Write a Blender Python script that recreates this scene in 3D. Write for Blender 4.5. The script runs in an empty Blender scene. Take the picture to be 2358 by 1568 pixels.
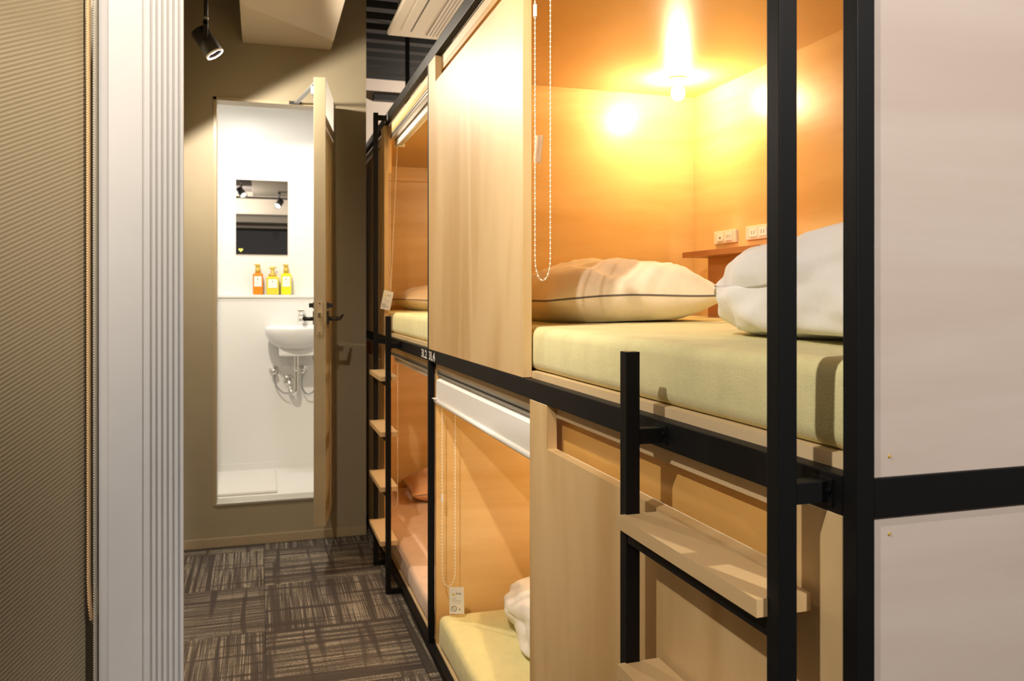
import bpy, bmesh, math, random
from mathutils import Vector, Matrix, noise
random.seed(7)
PI = math.pi
S = bpy.context.scene
COL = S.collection

# ------------------------------------------------------------------ camera
cam = bpy.data.cameras.new('camera')
cam_ob = bpy.data.objects.new('camera', cam); COL.objects.link(cam_ob)
F_PX = 1870.0
YAW = math.atan2(581, F_PX)
cam.sensor_width = 36.0
cam.lens = F_PX * 36.0 / 2358.0
cam.shift_y = -(784 - 685) / 2358.0
cam.clip_start = 0.02
cam.dof.use_dof = True
cam.dof.focus_distance = 1.35
cam.dof.aperture_fstop = 10.0
cam_ob.location = (0, 0, 1.22)
cam_ob.rotation_euler = (PI / 2, 0, -YAW)
S.camera = cam_ob

# ------------------------------------------------------------------ world, exposure
w = bpy.data.worlds.new('world'); S.world = w; w.use_nodes = True
w.node_tree.nodes['Background'].inputs[0].default_value = (0.75, 0.8, 0.9, 1)
w.node_tree.nodes['Background'].inputs[1].default_value = 0.25
S.view_settings.view_transform = 'Standard'
S.view_settings.look = 'None'
S.view_settings.exposure = 0.0
S.view_settings.gamma = 1.0
S.view_settings.use_curve_mapping = False

# lamp strengths (each lamp is built further down, in its own fixture)
P_SPOT = 60.0        # track spotlights, the added unseen ones included
P_BATH = 7.0        # bathroom ceiling lamp
P_BULB = 600.0        # emission of a pod bulb
WARM = (1.0, 0.62, 0.26)
SPOTC = (1.0, 0.87, 0.70)
NEUTR = (1.0, 0.92, 0.84)

# ------------------------------------------------------------------ materials
MATS = {}
def newmat(name):
    m = bpy.data.materials.new(name); m.use_nodes = True
    nt = m.node_tree; b = nt.nodes['Principled BSDF']
    MATS[name] = m
    return m, nt, b
def N(nt, t, **kw):
    n = nt.nodes.new(t)
    for k, v in kw.items(): setattr(n, k, v)
    return n
def inp(n, **kw):
    for k, v in kw.items(): n.inputs[k.replace('_', ' ')].default_value = v
def coords(nt, scale=(1, 1, 1), rot=(0, 0, 0), kind='Object'):
    tc = N(nt, 'ShaderNodeTexCoord'); mp = N(nt, 'ShaderNodeMapping')
    mp.inputs['Scale'].default_value = scale; mp.inputs['Rotation'].default_value = rot
    nt.links.new(tc.outputs[kind], mp.inputs['Vector'])
    return mp.outputs['Vector']
def ramp(nt, fac, stops):
    r = N(nt, 'ShaderNodeValToRGB')
    e = r.color_ramp.elements
    while len(e) < len(stops): e.new(0.5)
    for i, (p, c) in enumerate(stops):
        e[i].position = p; e[i].color = (*c, 1)
    nt.links.new(fac, r.inputs['Fac'])
    return r.outputs['Color']
def bump(nt, b, h, strength=0.2, dist=0.002):
    n = N(nt, 'ShaderNodeBump'); n.inputs['Strength'].default_value = strength
    n.inputs['Distance'].default_value = dist
    nt.links.new(h, n.inputs['Height']); nt.links.new(n.outputs['Normal'], b.inputs['Normal'])
def plain(name, col, rough=0.5, metal=0.0, var=0.0, vscale=30, bmp=0.0, **kw):
    m, nt, b = newmat(name)
    b.inputs['Base Color'].default_value = (*col, 1)
    b.inputs['Roughness'].default_value = rough; b.inputs['Metallic'].default_value = metal
    for k, v in kw.items(): b.inputs[k.replace('_', ' ')].default_value = v
    if var or bmp:
        nz = N(nt, 'ShaderNodeTexNoise'); inp(nz, Scale=vscale, Detail=4.0)
        nt.links.new(coords(nt), nz.inputs['Vector'])
        if var:
            c = ramp(nt, nz.outputs['Fac'], [(0.3, tuple(x * (1 - var) for x in col)), (0.7, tuple(min(1, x * (1 + var)) for x in col))])
            nt.links.new(c, b.inputs['Base Color'])
        if bmp: bump(nt, b, nz.outputs['Fac'], bmp, 0.001)
    return m
def plywood(name, c1, c2, rough=0.45, fig=0.45, rot=(0.04, 0.03, 0), st=(0.9, 0.9, 8), fine=0.22):
    """birch veneer: a slow flowing cathedral figure and fine drawn-out streaks along the short axis of st"""
    m, nt, b = newmat(name)
    v = coords(nt, st, rot)
    n1 = N(nt, 'ShaderNodeTexNoise'); inp(n1, Scale=0.55, Detail=3.0, Roughness=0.5, Distortion=0.9)
    nt.links.new(v, n1.inputs['Vector'])
    rg = N(nt, 'ShaderNodeMath', operation='MULTIPLY'); rg.inputs[1].default_value = 34.0       # contour lines of the noise = growth rings
    nt.links.new(n1.outputs['Fac'], rg.inputs[0])
    sn = N(nt, 'ShaderNodeMath', operation='SINE'); nt.links.new(rg.outputs[0], sn.inputs[0])
    n2 = N(nt, 'ShaderNodeTexNoise'); inp(n2, Scale=14.0, Detail=4.0, Roughness=0.65)
    nt.links.new(v, n2.inputs['Vector'])
    n3 = N(nt, 'ShaderNodeTexNoise'); inp(n3, Scale=1.1, Detail=2.0)
    nt.links.new(v, n3.inputs['Vector'])
    a = N(nt, 'ShaderNodeMath', operation='MULTIPLY_ADD'); a.inputs[1].default_value = fig * 0.16
    nt.links.new(sn.outputs[0], a.inputs[0]); nt.links.new(n3.outputs['Fac'], a.inputs[2])
    a2 = N(nt, 'ShaderNodeMath', operation='MULTIPLY_ADD'); a2.inputs[1].default_value = fine
    nt.links.new(n2.outputs['Fac'], a2.inputs[0]); nt.links.new(a.outputs[0], a2.inputs[2])
    c = ramp(nt, a2.outputs[0], [(0.40, c2), (0.80, c1)])
    nt.links.new(c, b.inputs['Base Color'])
    b.inputs['Roughness'].default_value = rough
    bump(nt, b, n2.outputs['Fac'], 0.05, 0.0005)
    return m
def emis(name, col, strength):
    m, nt, b = newmat(name)
    b.inputs['Base Color'].default_value = (*col, 1)
    b.inputs['Emission Color'].default_value = (*col, 1); b.inputs['Emission Strength'].default_value = strength
    return m
def cloth(name, col, scale=900, b_=0.25, var=0.08, rough=0.9):
    m, nt, b = newmat(name)
    n1 = N(nt, 'ShaderNodeTexNoise'); inp(n1, Scale=scale, Detail=2.0)
    n2 = N(nt, 'ShaderNodeTexNoise'); inp(n2, Scale=14.0, Detail=5.0, Roughness=0.65)
    cv = coords(nt); nt.links.new(cv, n1.inputs['Vector']); nt.links.new(cv, n2.inputs['Vector'])
    ad = N(nt, 'ShaderNodeMath', operation='MULTIPLY_ADD'); ad.inputs[1].default_value = 0.5
    nt.links.new(n1.outputs['Fac'], ad.inputs[0]); nt.links.new(n2.outputs['Fac'], ad.inputs[2])
    c = ramp(nt, ad.outputs[0], [(0.45, tuple(x * (1 - var) for x in col)), (0.95, tuple(min(1, x * (1 + var)) for x in col))])
    nt.links.new(c, b.inputs['Base Color']); b.inputs['Roughness'].default_value = rough
    b.inputs['Sheen Weight'].default_value = 0.15
    bump(nt, b, ad.outputs[0], b_, 0.002)
    return m

plain('taupe_paint', (0.325, 0.28, 0.19), 0.55, var=0.03, vscale=6, bmp=0.05)
plain('taupe_door', (0.335, 0.285, 0.185), 0.45, var=0.03, vscale=12)
plain('taupe_trim', (0.38, 0.31, 0.20), 0.4)
plain('soffit_paint', (0.52, 0.45, 0.35), 0.7, var=0.02, vscale=4)
plain('grey_wall', (0.12, 0.12, 0.125), 0.7, var=0.04, vscale=5)
plain('mauve_ceiling', (0.30, 0.26, 0.24), 0.8)
plain('room_wall', (0.36, 0.31, 0.28), 0.8, var=0.03, vscale=5)
plain('deck_black', (0.003, 0.003, 0.0035), 0.6, Specular_IOR_Level=0.25)
plain('bath_white', (0.83, 0.82, 0.79), 0.35)
plain('ceramic', (0.86, 0.86, 0.85), 0.12)
plain('mat_white', (0.80, 0.78, 0.74), 0.6)
plain('black_metal', (0.006, 0.006, 0.0065), 0.5, bmp=0.06, vscale=400, Specular_IOR_Level=0.15)
plain('lamp_black', (0.008, 0.008, 0.009), 0.5)
plain('white_plastic', (0.80, 0.78, 0.74), 0.35)
plain('cream_plastic', (0.70, 0.64, 0.53), 0.4)
plain('ac_panel', (0.62, 0.55, 0.44), 0.4)
plain('slot_dark', (0.02, 0.02, 0.02), 0.6)
plain('vinyl_white', (0.50, 0.485, 0.47), 0.45, var=0.02, vscale=20)
plain('aluminium', (0.70, 0.68, 0.62), 0.3, 0.8)
plain('grey_metal', (0.36, 0.37, 0.38), 0.4, 0.5)
plain('chrome', (0.78, 0.76, 0.72), 0.12, 1.0)
plain('brass', (0.62, 0.42, 0.08), 0.35, 0.3)
plain('mirror_glass', (0.86, 0.87, 0.87), 0.02, 1.0)
plain('orange_liquid', (0.95, 0.26, 0.02), 0.15)
plain('olive_liquid', (0.80, 0.66, 0.06), 0.15)
plain('yellow_liquid', (0.93, 0.80, 0.03), 0.15)
plain('label_white', (0.85, 0.84, 0.80), 0.6)
plain('ink_grey', (0.16, 0.15, 0.13), 0.7)
plain('ink_black', (0.03, 0.03, 0.03), 0.6)
plain('letter_white', (0.75, 0.74, 0.72), 0.5)
plain('sign_yellow', (0.85, 0.55, 0.03), 0.6)
plain('heart_yellow', (0.75, 0.72, 0.15), 0.6)
plain('bead_white', (0.85, 0.78, 0.64), 0.35)
plain('piping_grey', (0.16, 0.14, 0.13), 0.8)
plain('blind_fabric', (0.84, 0.82, 0.78), 0.75, var=0.02, vscale=200)
m = plain('clear_plastic', (0.98, 0.97, 0.93), 0.06, Transmission_Weight=0.85, IOR=1.3)
plain('bulb_neck', (0.8, 0.7, 0.55), 0.5)
emis('bulb_glow', (1.0, 0.79, 0.46), P_BULB)
emis('lens_glow', (1.0, 0.95, 0.88), 6.0)
emis('bath_lamp_glow', (1.0, 0.97, 0.92), 4.0)
plywood('ply_panel', (0.66, 0.47, 0.235), (0.53, 0.335, 0.135), fig=0.8, rot=(0.55, 0, 0), st=(3.2, 3.2, 0.75))
plywood('ply_inner', (0.70, 0.475, 0.215), (0.60, 0.37, 0.135), rough=0.34)
plywood('ply_backing', (0.76, 0.46, 0.14), (0.66, 0.36, 0.09), rough=0.4)
plywood('ply_end', (0.52, 0.45, 0.40), (0.465, 0.385, 0.33), rough=0.5, rot=(0, 0.15, 0))
plywood('ply_edge', (0.68, 0.52, 0.30), (0.62, 0.45, 0.24), rough=0.5)
plywood('tread_wood', (0.66, 0.47, 0.25), (0.58, 0.39, 0.18), rough=0.4)
plywood('shelf_wood', (0.46, 0.21, 0.075), (0.38, 0.15, 0.045), rough=0.4)
cloth('cover_yellow', (0.70, 0.64, 0.32), scale=420, b_=0.6, var=0.10)
cloth('cover_lemon', (0.78, 0.72, 0.36))
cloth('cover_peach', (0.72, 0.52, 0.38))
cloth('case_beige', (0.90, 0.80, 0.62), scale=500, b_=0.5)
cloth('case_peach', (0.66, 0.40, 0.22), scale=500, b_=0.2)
cloth('cotton_white', (0.84, 0.82, 0.78), scale=500, b_=0.3, var=0.03)

def twill():
    m, nt, b = newmat('twill_blind')
    wv = N(nt, 'ShaderNodeTexWave', bands_direction='Z', wave_profile='SIN'); inp(wv, Scale=74.0, Distortion=0.35, Detail=2.0, Detail_Scale=3.0)
    nt.links.new(coords(nt, (1, 1, 1), (0, -0.471, 0)), wv.inputs['Vector'])
    n1 = N(nt, 'ShaderNodeTexNoise'); inp(n1, Scale=700.0, Detail=2.0)
    nt.links.new(coords(nt), n1.inputs['Vector'])
    ad = N(nt, 'ShaderNodeMath', operation='MULTIPLY_ADD'); ad.inputs[1].default_value = 0.35
    nt.links.new(n1.outputs['Fac'], ad.inputs[0]); nt.links.new(wv.outputs['Fac'], ad.inputs[2])
    c = ramp(nt, ad.outputs[0], [(0.1, (0.285, 0.228, 0.138)), (1.1, (0.36, 0.288, 0.176))])
    nt.links.new(c, b.inputs['Base Color']); b.inputs['Roughness'].default_value = 0.6
    b.inputs['Sheen Weight'].default_value = 0.3
    bump(nt, b, ad.outputs[0], 0.22, 0.001)
twill()
def cordmat(name, c1, c2):
    m, nt, b = newmat(name)
    wv = N(nt, 'ShaderNodeTexWave', bands_direction='DIAGONAL'); inp(wv, Scale=290.0, Distortion=0.5)
    nt.links.new(coords(nt, (1, 1, 0.8)), wv.inputs['Vector'])
    nt.links.new(ramp(nt, wv.outputs['Fac'], [(0.2, c2), (0.8, c1)]), b.inputs['Base Color'])
    b.inputs['Roughness'].default_value = 0.6
    bump(nt, b, wv.outputs['Fac'], 0.6, 0.001)
cordmat('cord_tan', (0.72, 0.50, 0.26), (0.36, 0.20, 0.08))
cordmat('cord_grey', (0.50, 0.45, 0.36), (0.17, 0.145, 0.11))

def carpet():
    m, nt, b = newmat('carpet')
    oi = N(nt, 'ShaderNodeObjectInfo')
    tc = N(nt, 'ShaderNodeTexCoord')
    sh = N(nt, 'ShaderNodeVectorMath', operation='SCALE'); sh.inputs['Scale'].default_value = 37.0
    cb = N(nt, 'ShaderNodeCombineXYZ')
    for k in 'XYZ': nt.links.new(oi.outputs['Random'], cb.inputs[k])
    nt.links.new(cb.outputs[0], sh.inputs[0])
    def nz(scale, vscale, detail=2.0, rough=0.5):
        mp = N(nt, 'ShaderNodeMapping'); mp.inputs['Scale'].default_value = vscale
        nt.links.new(tc.outputs['Object'], mp.inputs['Vector'])
        ad = N(nt, 'ShaderNodeVectorMath', operation='ADD')
        nt.links.new(mp.outputs[0], ad.inputs[0]); nt.links.new(sh.outputs[0], ad.inputs[1])
        n = N(nt, 'ShaderNodeTexNoise'); inp(n, Scale=scale, Detail=detail, Roughness=rough)
        nt.links.new(ad.outputs[0], n.inputs['Vector']); return n.outputs['Fac']
    streak = nz(1.0, (240, 3.2, 1))           # yarn lines along local Y
    fleck = nz(1.0, (380, 230, 1), 1.0)
    bandx = nz(1.0, (30, 0.6, 1), 2.0)      # darker lengthwise bands
    bandy = nz(1.0, (1.5, 26, 1), 2.0)      # cross bands
    def mr(f, a, b_, lo, hi):
        r = N(nt, 'ShaderNodeMapRange'); r.inputs[1].default_value = a; r.inputs[2].default_value = b_
        r.inputs[3].default_value = lo; r.inputs[4].default_value = hi
        nt.links.new(f, r.inputs[0]); return r.outputs[0]
    def mul(a, c):
        n = N(nt, 'ShaderNodeMath', operation='MULTIPLY'); nt.links.new(a, n.inputs[0]); nt.links.new(c, n.inputs[1]); return n.outputs[0]
    f = mul(mul(mr(streak, 0.36, 0.66, 0, 1), mr(fleck, 0.3, 0.62, 0.15, 1)), mul(mr(bandx, 0.40, 0.52, 0.12, 1), mr(bandy, 0.37, 0.46, 0.12, 1)))
    c = ramp(nt, f, [(0.0, (0.045, 0.034, 0.028)), (0.35, (0.135, 0.112, 0.086)), (0.85, (0.48, 0.42, 0.33))])
    nt.links.new(c, b.inputs['Base Color']); b.inputs['Roughness'].default_value = 0.95
    bump(nt, b, f, 0.6, 0.003)
carpet()

# ------------------------------------------------------------------ geometry helpers
class MB:
    """collects shapes in world coordinates; build() links them as one mesh object"""
    def __init__(self): self.bm = bmesh.new()
    def box(self, x0, x1, y0, y1, z0, z1, bev=0.0, seg=2):
        vs = [self.bm.verts.new((x, y, z)) for x in (x0, x1) for y in (y0, y1) for z in (z0, z1)]
        fs = [self.bm.faces.new([vs[i] for i in q]) for q in ((0, 1, 3, 2), (4, 6, 7, 5), (0, 4, 5, 1), (2, 3, 7, 6), (0, 2, 6, 4), (1, 5, 7, 3))]
        if bev:
            es = list({e for f in fs for e in f.edges})
            bmesh.ops.bevel(self.bm, geom=es, offset=bev, segments=seg, affect='EDGES', profile=0.6)
        return self
    def obox(self, c, u, v, w_, bev=0.0):
        """oriented box: centre and three half-axis vectors"""
        c, u, v, w_ = map(Vector, (c, u, v, w_))
        vs = [self.bm.verts.new(c + a * u + b * v + d * w_) for a in (-1, 1) for b in (-1, 1) for d in (-1, 1)]
        fs = [self.bm.faces.new([vs[i] for i in q]) for q in ((0, 1, 3, 2), (4, 6, 7, 5), (0, 4, 5, 1), (2, 3, 7, 6), (0, 2, 6, 4), (1, 5, 7, 3))]
        if bev:
            es = list({e for f in fs for e in f.edges})
            bmesh.ops.bevel(self.bm, geom=es, offset=bev, segments=2, affect='EDGES', profile=0.6)
        return self
    def cyl(self, p, q, r, r2=None, n=20, cap=True):
        return self.tube([p, q], [r, r if r2 is None else r2], n, cap)
    def tube(self, pts, r, n=12, cap=True):
        pts = [Vector(p) for p in pts]
        if not isinstance(r, (list, tuple)): r = [r] * len(pts)
        rings = []; ref = None
        for i, p in enumerate(pts):
            t = (pts[min(i + 1, len(pts) - 1)] - pts[max(i - 1, 0)]).normalized()
            if ref is None: ref = Vector((0, 0, 1)) if abs(t.z) < 0.9 else Vector((1, 0, 0))
            a = (ref - t * ref.dot(t)).normalized(); ref = a; b = t.cross(a)
            rings.append([self.bm.verts.new(p + (a * math.cos(k * 2 * PI / n) + b * math.sin(k * 2 * PI / n)) * r[i]) for k in range(n)])
        for A, B in zip(rings, rings[1:]):
            for k in range(n): self.bm.faces.new((A[k], A[(k + 1) % n], B[(k + 1) % n], B[k])).smooth = True
        if cap:
            self.bm.faces.new(rings[0][::-1]); self.bm.faces.new(rings[-1])
        return self
    def lathe(self, c, prof, axis=(0, 0, 1), n=24, sx=1.0, sy=1.0):
        """profile of (radius, height) about an axis through c"""
        c = Vector(c); ax = Vector(axis).normalized()
        ref = Vector((1, 0, 0)) if abs(ax.x) < 0.9 else Vector((0, 1, 0))
        a = (ref - ax * ref.dot(ax)).normalized(); b = ax.cross(a)
        rings = []
        for r, h in prof:
            if r < 1e-6: rings.append([self.bm.verts.new(c + ax * h)])
            else: rings.append([self.bm.verts.new(c + ax * h + a * (r * sx * math.cos(k * 2 * PI / n)) + b * (r * sy * math.sin(k * 2 * PI / n))) for k in range(n)])
        for A, B in zip(rings, rings[1:]):
            for k in range(n):
                k2 = (k + 1) % n
                if len(A) == 1 and len(B) == 1: continue
                if len(A) == 1: f = self.bm.faces.new((A[0], B[k2], B[k]))
                elif len(B) == 1: f = self.bm.faces.new((A[k], A[k2], B[0]))
                else: f = self.bm.faces.new((A[k], A[k2], B[k2], B[k]))
                f.smooth = True
        return self
    def prism(self, poly, axis, a0, a1, bev=0.0):
        """polygon extruded along axis; poly coordinates are the two other axes in xyz order"""
        def P(u, v, a):
            return {'x': (a, u, v), 'y': (u, a, v), 'z': (u, v, a)}[axis]
        A = [self.bm.verts.new(P(u, v, a0)) for u, v in poly]; B = [self.bm.verts.new(P(u, v, a1)) for u, v in poly]
        n = len(poly)
        fs = [self.bm.faces.new(A), self.bm.faces.new(B[::-1])]
        for k in range(n): fs.append(self.bm.faces.new((A[k], B[k], B[(k + 1) % n], A[(k + 1) % n])))
        if bev:
            es = list({e for f in fs for e in f.edges})
            bmesh.ops.bevel(self.bm, geom=es, offset=bev, segments=1, affect='EDGES')
        return self
    def sphere(self, c, r, n=8, m=6):
        prof = [(r * math.sin(PI * i / m), -r * math.cos(PI * i / m)) for i in range(m + 1)]
        prof[0] = (0, -r); prof[-1] = (0, r)
        return self.lathe(c, prof, n=n)
    def build(self, name, mat, parent=None, loc=None):
        bmesh.ops.recalc_face_normals(self.bm, faces=self.bm.faces)
        o_ = Vector(loc) if loc is not None else (parent_world(parent) if parent else Vector((0, 0, 0)))
        bmesh.ops.translate(self.bm, verts=self.bm.verts, vec=-o_)
        me = bpy.data.meshes.new(name); self.bm.to_mesh(me); self.bm.free()
        me.materials.append(MATS[mat])
        o = bpy.data.objects.new(name, me); COL.objects.link(o)
        if parent: o.parent = parent
        else: o.location = o_
        return o
def parent_world(p):
    v = Vector((0, 0, 0))
    while p: v += p.location; p = p.parent
    return v
def thing(name, label, cat, loc, group=None):
    o = bpy.data.objects.new(name, None); COL.objects.link(o); o.location = loc
    o.empty_display_size = 0.05
    return tag(o, label, cat, group)
def tag(o, label, cat, group=None):
    o['label'] = label; o['category'] = cat
    if group: o['group'] = group
    return o
def struct(name, mb, mat, label=None, cat=None, loc=None):
    o = mb.build(name, mat, loc=loc); o['kind'] = 'structure'
    if label: o['label'] = label
    if cat: o['category'] = cat
    return o
def smooth(pts, n=6):
    """Catmull-Rom curve through the points"""
    P_ = [Vector(p) for p in pts]; out = []
    for i in range(len(P_) - 1):
        a, b, c, d = P_[max(i - 1, 0)], P_[i], P_[i + 1], P_[min(i + 2, len(P_) - 1)]
        for k in range(n):
            t = k / n
            out.append(0.5 * ((2 * b) + (c - a) * t + (2 * a - 5 * b + 4 * c - d) * t * t + (3 * b - a - 3 * c + d) * t ** 3))
    return out + [P_[-1]]
def box(*a, **k): return MB().box(*a, **k)

X0 = 0.556           # front plane of the bunks
WALL = 4.22          # face of the far wall

# ------------------------------------------------------------------ room shell
fl = struct('floor', box(-2.6, 2.6, -5.0, 6.6, -0.12, -0.008), 'slot_dark', 'dark brown patterned carpet tile floor of the corridor', 'floor')
tile_me = None
for i in range(-2, 5):
    for j in range(-4, 3):
        x, y = 0.02 + 0.5 * j + 0.25, 3.10 + 0.5 * (i - 2) + 0.25
        if x > 0.9 or x < -0.9 or y > 4.4: continue
        if tile_me is None:
            t = MB().box(-0.2492, 0.2492, -0.2492, 0.2492, -0.006, 0.0, bev=0.0015, seg=1).build('carpet_tile', 'carpet', fl, loc=(0, 0, 0))
            tile_me = t.data
        else:
            t = bpy.data.objects.new('carpet_tile', tile_me); COL.objects.link(t); t.parent = fl
        t.location = (x, y, 0)
        t.rotation_euler = (0, 0, ((i + j) % 2) * PI / 2 + PI * random.randint(0, 1))
# ceilings
cm = MB()
y = -0.6; zt = 3.02
prof = []
while y < 6.6:
    prof += [(y, zt), (y + 0.075, zt), (y + 0.10, zt - 0.06), (y + 0.175, zt - 0.06)]
    y += 0.20
prof += [(y, zt), (y, zt + 0.05), (-0.6, zt + 0.05)]
struct('ceiling', cm.prism(prof, 'x', -2.6, 2.6), 'deck_black', 'black corrugated steel deck ceiling', 'ceiling')
struct('ceiling_rear', box(-2.6, 2.6, -5.0, -0.6, 2.72, 2.80), 'mauve_ceiling', 'plain mauve grey ceiling of the rear room', 'ceiling')
struct('trim_1', box(-0.082, 0.346, -0.35, WALL, 2.478, 2.95, bev=0.003), 'soffit_paint', 'beige boxed duct running along under the black ceiling', 'soffit')
for k, yb in enumerate((-1.9, -3.2, -4.3)):
    struct('trim_%d' % (k + 2), box(-2.6, 2.6, yb - 0.07, yb + 0.07, 2.40, 2.715), 'soffit_paint', 'beige ceiling beam crossing the %s of the rear room' % ('front', 'middle', 'end')[k], 'beam')
# far wall with the doorway cut out
DX0, DX1, DZ0, DZ1 = -0.205, 0.335, 0.212, 2.190
def door_wall():
    b = MB()
    b.box(-0.42, DX0, WALL, WALL + 0.10, 0, 3.0)
    b.box(DX1, 0.524, WALL, WALL + 0.10, 0, 3.0)
    b.box(DX0, DX1, WALL, WALL + 0.10, DZ1, 3.0)
    b.box(DX0, DX1, WALL, WALL + 0.10, 0, DZ0 - 0.012)
    return b
struct('wall_far', door_wall(), 'taupe_paint', 'taupe painted wall with the bathroom doorway', 'wall')
struct('baseboard_far', box(-0.36, 0.524, WALL - 0.010, WALL, 0, 0.045, bev=0.002), 'taupe_trim', 'low taupe baseboard below the bathroom doorway', 'baseboard')
struct('wall_left', box(-0.42, -0.36, 1.06, WALL, 0, 3.0), 'taupe_paint', 'taupe side wall of the corridor', 'wall')
struct('baseboard_left', box(-0.36, -0.350, 1.06, WALL - 0.010, 0, 0.045, bev=0.002), 'white_plastic', 'low white baseboard of the corridor side wall', 'baseboard')
struct('wall_partition', box(-2.6, -0.10, 1.02, 1.06, 0, 1.58), 'taupe_paint', 'taupe partition behind the ribbed blind', 'wall')
struct('wall_rear', box(-2.6, 2.6, -5.06, -5.0, 0, 3.0), 'grey_wall', 'dark grey rear wall', 'wall')
struct('wall_right', box(2.6, 2.66, -5.0, 6.6, 0, 3.05), 'room_wall', 'beige grey wall behind the bunks', 'wall')
struct('wall_entry', box(-2.66, -2.6, -5.0, 6.6, 0, 3.05), 'room_wall', 'beige grey wall of the entry side', 'wall')
struct('wall_end', box(-2.6, 2.6, 6.5, 6.56, 0, 3.05), 'room_wall', 'beige grey end wall above the bunks', 'wall')

# ------------------------------------------------------------------ bathroom
BW = 5.12
struct('wall_bathroom_back', box(-0.55, 0.50, BW, BW + 0.04, 0.1, 2.4), 'bath_white', 'white upper back wall of the bathroom', 'wall')
ledge = MB().box(-0.55, 0.50, BW - 0.09, BW, 0.20, 1.218).box(-0.55, 0.50, BW - 0.10, BW, 1.218, 1.236, bev=0.003)
struct('wall_bathroom_ledge', ledge, 'bath_white', 'white lower bathroom wall with a narrow ledge', 'wall')
struct('baseboard_bathroom', box(-0.55, 0.50, BW - 0.098, BW - 0.09, 0.20, 0.245, bev=0.002), 'bath_white', 'white skirting of the bathroom wall', 'baseboard')
struct('wall_bathroom_left', box(-0.59, -0.55, WALL + 0.10, BW + 0.04, 0.1, 2.4), 'bath_white', 'white side wall of the bathroom', 'wall')
struct('wall_bathroom_right', box(0.50, 0.53, WALL + 0.10, BW + 0.04, 0.1, 2.4), 'bath_white', 'white wall of the bathroom beside the basin', 'wall')
bf = MB().box(-0.55, 0.50, WALL + 0.10, BW, 0.10, 0.205).box(-0.55, DX0 - 0.02, WALL + 0.1001, WALL + 0.11, 0.2, 2.4).box(DX1 + 0.02, 0.5, WALL + 0.1001, WALL + 0.11, 0.2, 2.4).box(DX0 - 0.02, DX1 + 0.02, WALL + 0.1001, WALL + 0.11, 2.2, 2.4)
struct('floor_bathroom', bf, 'bath_white', 'glossy white raised bathroom floor', 'floor')
struct('ceiling_bathroom', box(-0.55, 0.50, WALL + 0.10, BW, 2.36, 2.40), 'bath_white', 'white bathroom ceiling', 'ceiling')

# door: frame, sill, leaf swung open towards the corridor
hx, hy = 0.318, WALL - 0.012
ax_, ay_ = 0.2256, 3.655
door = bpy.data.objects.new('door_1', None); COL.objects.link(door); door.location = (hx, hy, DZ0)
door['kind'] = 'structure'; door['label'] = 'taupe bathroom door standing open with black lever handle'; door['category'] = 'door'
fr = MB()
fr.box(DX0 - 0.012, DX0 + 0.004, WALL - 0.004, WALL + 0.10, DZ0 - 0.01, DZ1 + 0.012, bev=0.001)
fr.box(DX1 - 0.004, DX1 + 0.014, WALL - 0.004, WALL + 0.10, DZ0 - 0.01, DZ1 + 0.012, bev=0.001)
fr.box(DX0 - 0.012, DX1 + 0.014, WALL - 0.004, WALL + 0.10, DZ1 - 0.004, DZ1 + 0.012, bev=0.001)
fr.build('door_frame', 'taupe_trim', door)
MB().box(DX0, DX1, WALL - 0.006, WALL + 0.11, DZ0 - 0.012, DZ0, bev=0.002).build('door_sill', 'aluminium', door)
ld = Vector((ax_ - hx, ay_ - hy, 0)); LW = ld.length; ld.normalize()
ln = Vector((-ld.y, ld.x, 0))            # towards +X: the outer face
if ln.x < 0: ln = -ln
TH = 0.052
def leaf_pt(s_, t_, z): return Vector((hx, hy, 0)) + ld * s_ + ln * t_ + Vector((0, 0, z))
lf = MB().obox(leaf_pt(LW / 2 + 0.01, TH / 2, (DZ0 + 0.004 + DZ1 - 0.004) / 2), ld * (LW / 2 - 0.01), ln * TH / 2, (0, 0, (DZ1 - DZ0) / 2 - 0.004), bev=0.0015).build('door_leaf', 'taupe_door', door)
hs = LW - 0.06
for sgn, t0 in ((-1, 0.0), (1, TH)):
    h = MB()
    h.obox(leaf_pt(hs, t0 + sgn * 0.004, 1.13), ld * 0.018, ln * 0.004, (0, 0, 0.030), bev=0.002)
    h.cyl(leaf_pt(hs, t0, 1.125), leaf_pt(hs, t0 + sgn * 0.045, 1.125), 0.009, n=12)
    h.tube([leaf_pt(hs + 0.008, t0 + sgn * 0.043, 1.125), leaf_pt(hs - 0.03, t0 + sgn * 0.050, 1.126), leaf_pt(hs - 0.07, t0 + sgn * 0.054, 1.128), leaf_pt(hs - 0.112, t0 + sgn * 0.062, 1.140)], [0.010, 0.0095, 0.008, 0.004], n=10)
    h.build('lever_handle', 'lamp_black', lf)
    k = MB().obox(leaf_pt(hs + 0.005, t0 + sgn * 0.004, 1.185), ld * 0.014, ln * 0.004, (0, 0, 0.014), bev=0.002)
    k.obox(leaf_pt(hs + 0.005, t0 + sgn * 0.016, 1.185), ld * 0.004, ln * 0.010, (0, 0, 0.010), bev=0.002)
    k.build('thumb_turn', 'lamp_black', lf)
MB().obox(leaf_pt(LW + 0.0012, TH / 2, 1.13), ld * 0.0012, ln * 0.013, (0, 0, 0.075), bev=0.0005).build('latch_plate', 'taupe_trim', lf)
MB().obox(leaf_pt(LW + 0.005, TH / 2, 1.145), ld * 0.005, ln * 0.008, (0, 0, 0.010), bev=0.002).build('latch_bolt', 'chrome', lf)
for dz in (-0.065, 0.065): MB().cyl(leaf_pt(LW + 0.002, TH / 2, 1.13 + dz), leaf_pt(LW + 0.0035, TH / 2, 1.13 + dz), 0.004, n=10).build('latch_screw', 'chrome', lf)
ca = MB()
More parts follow.
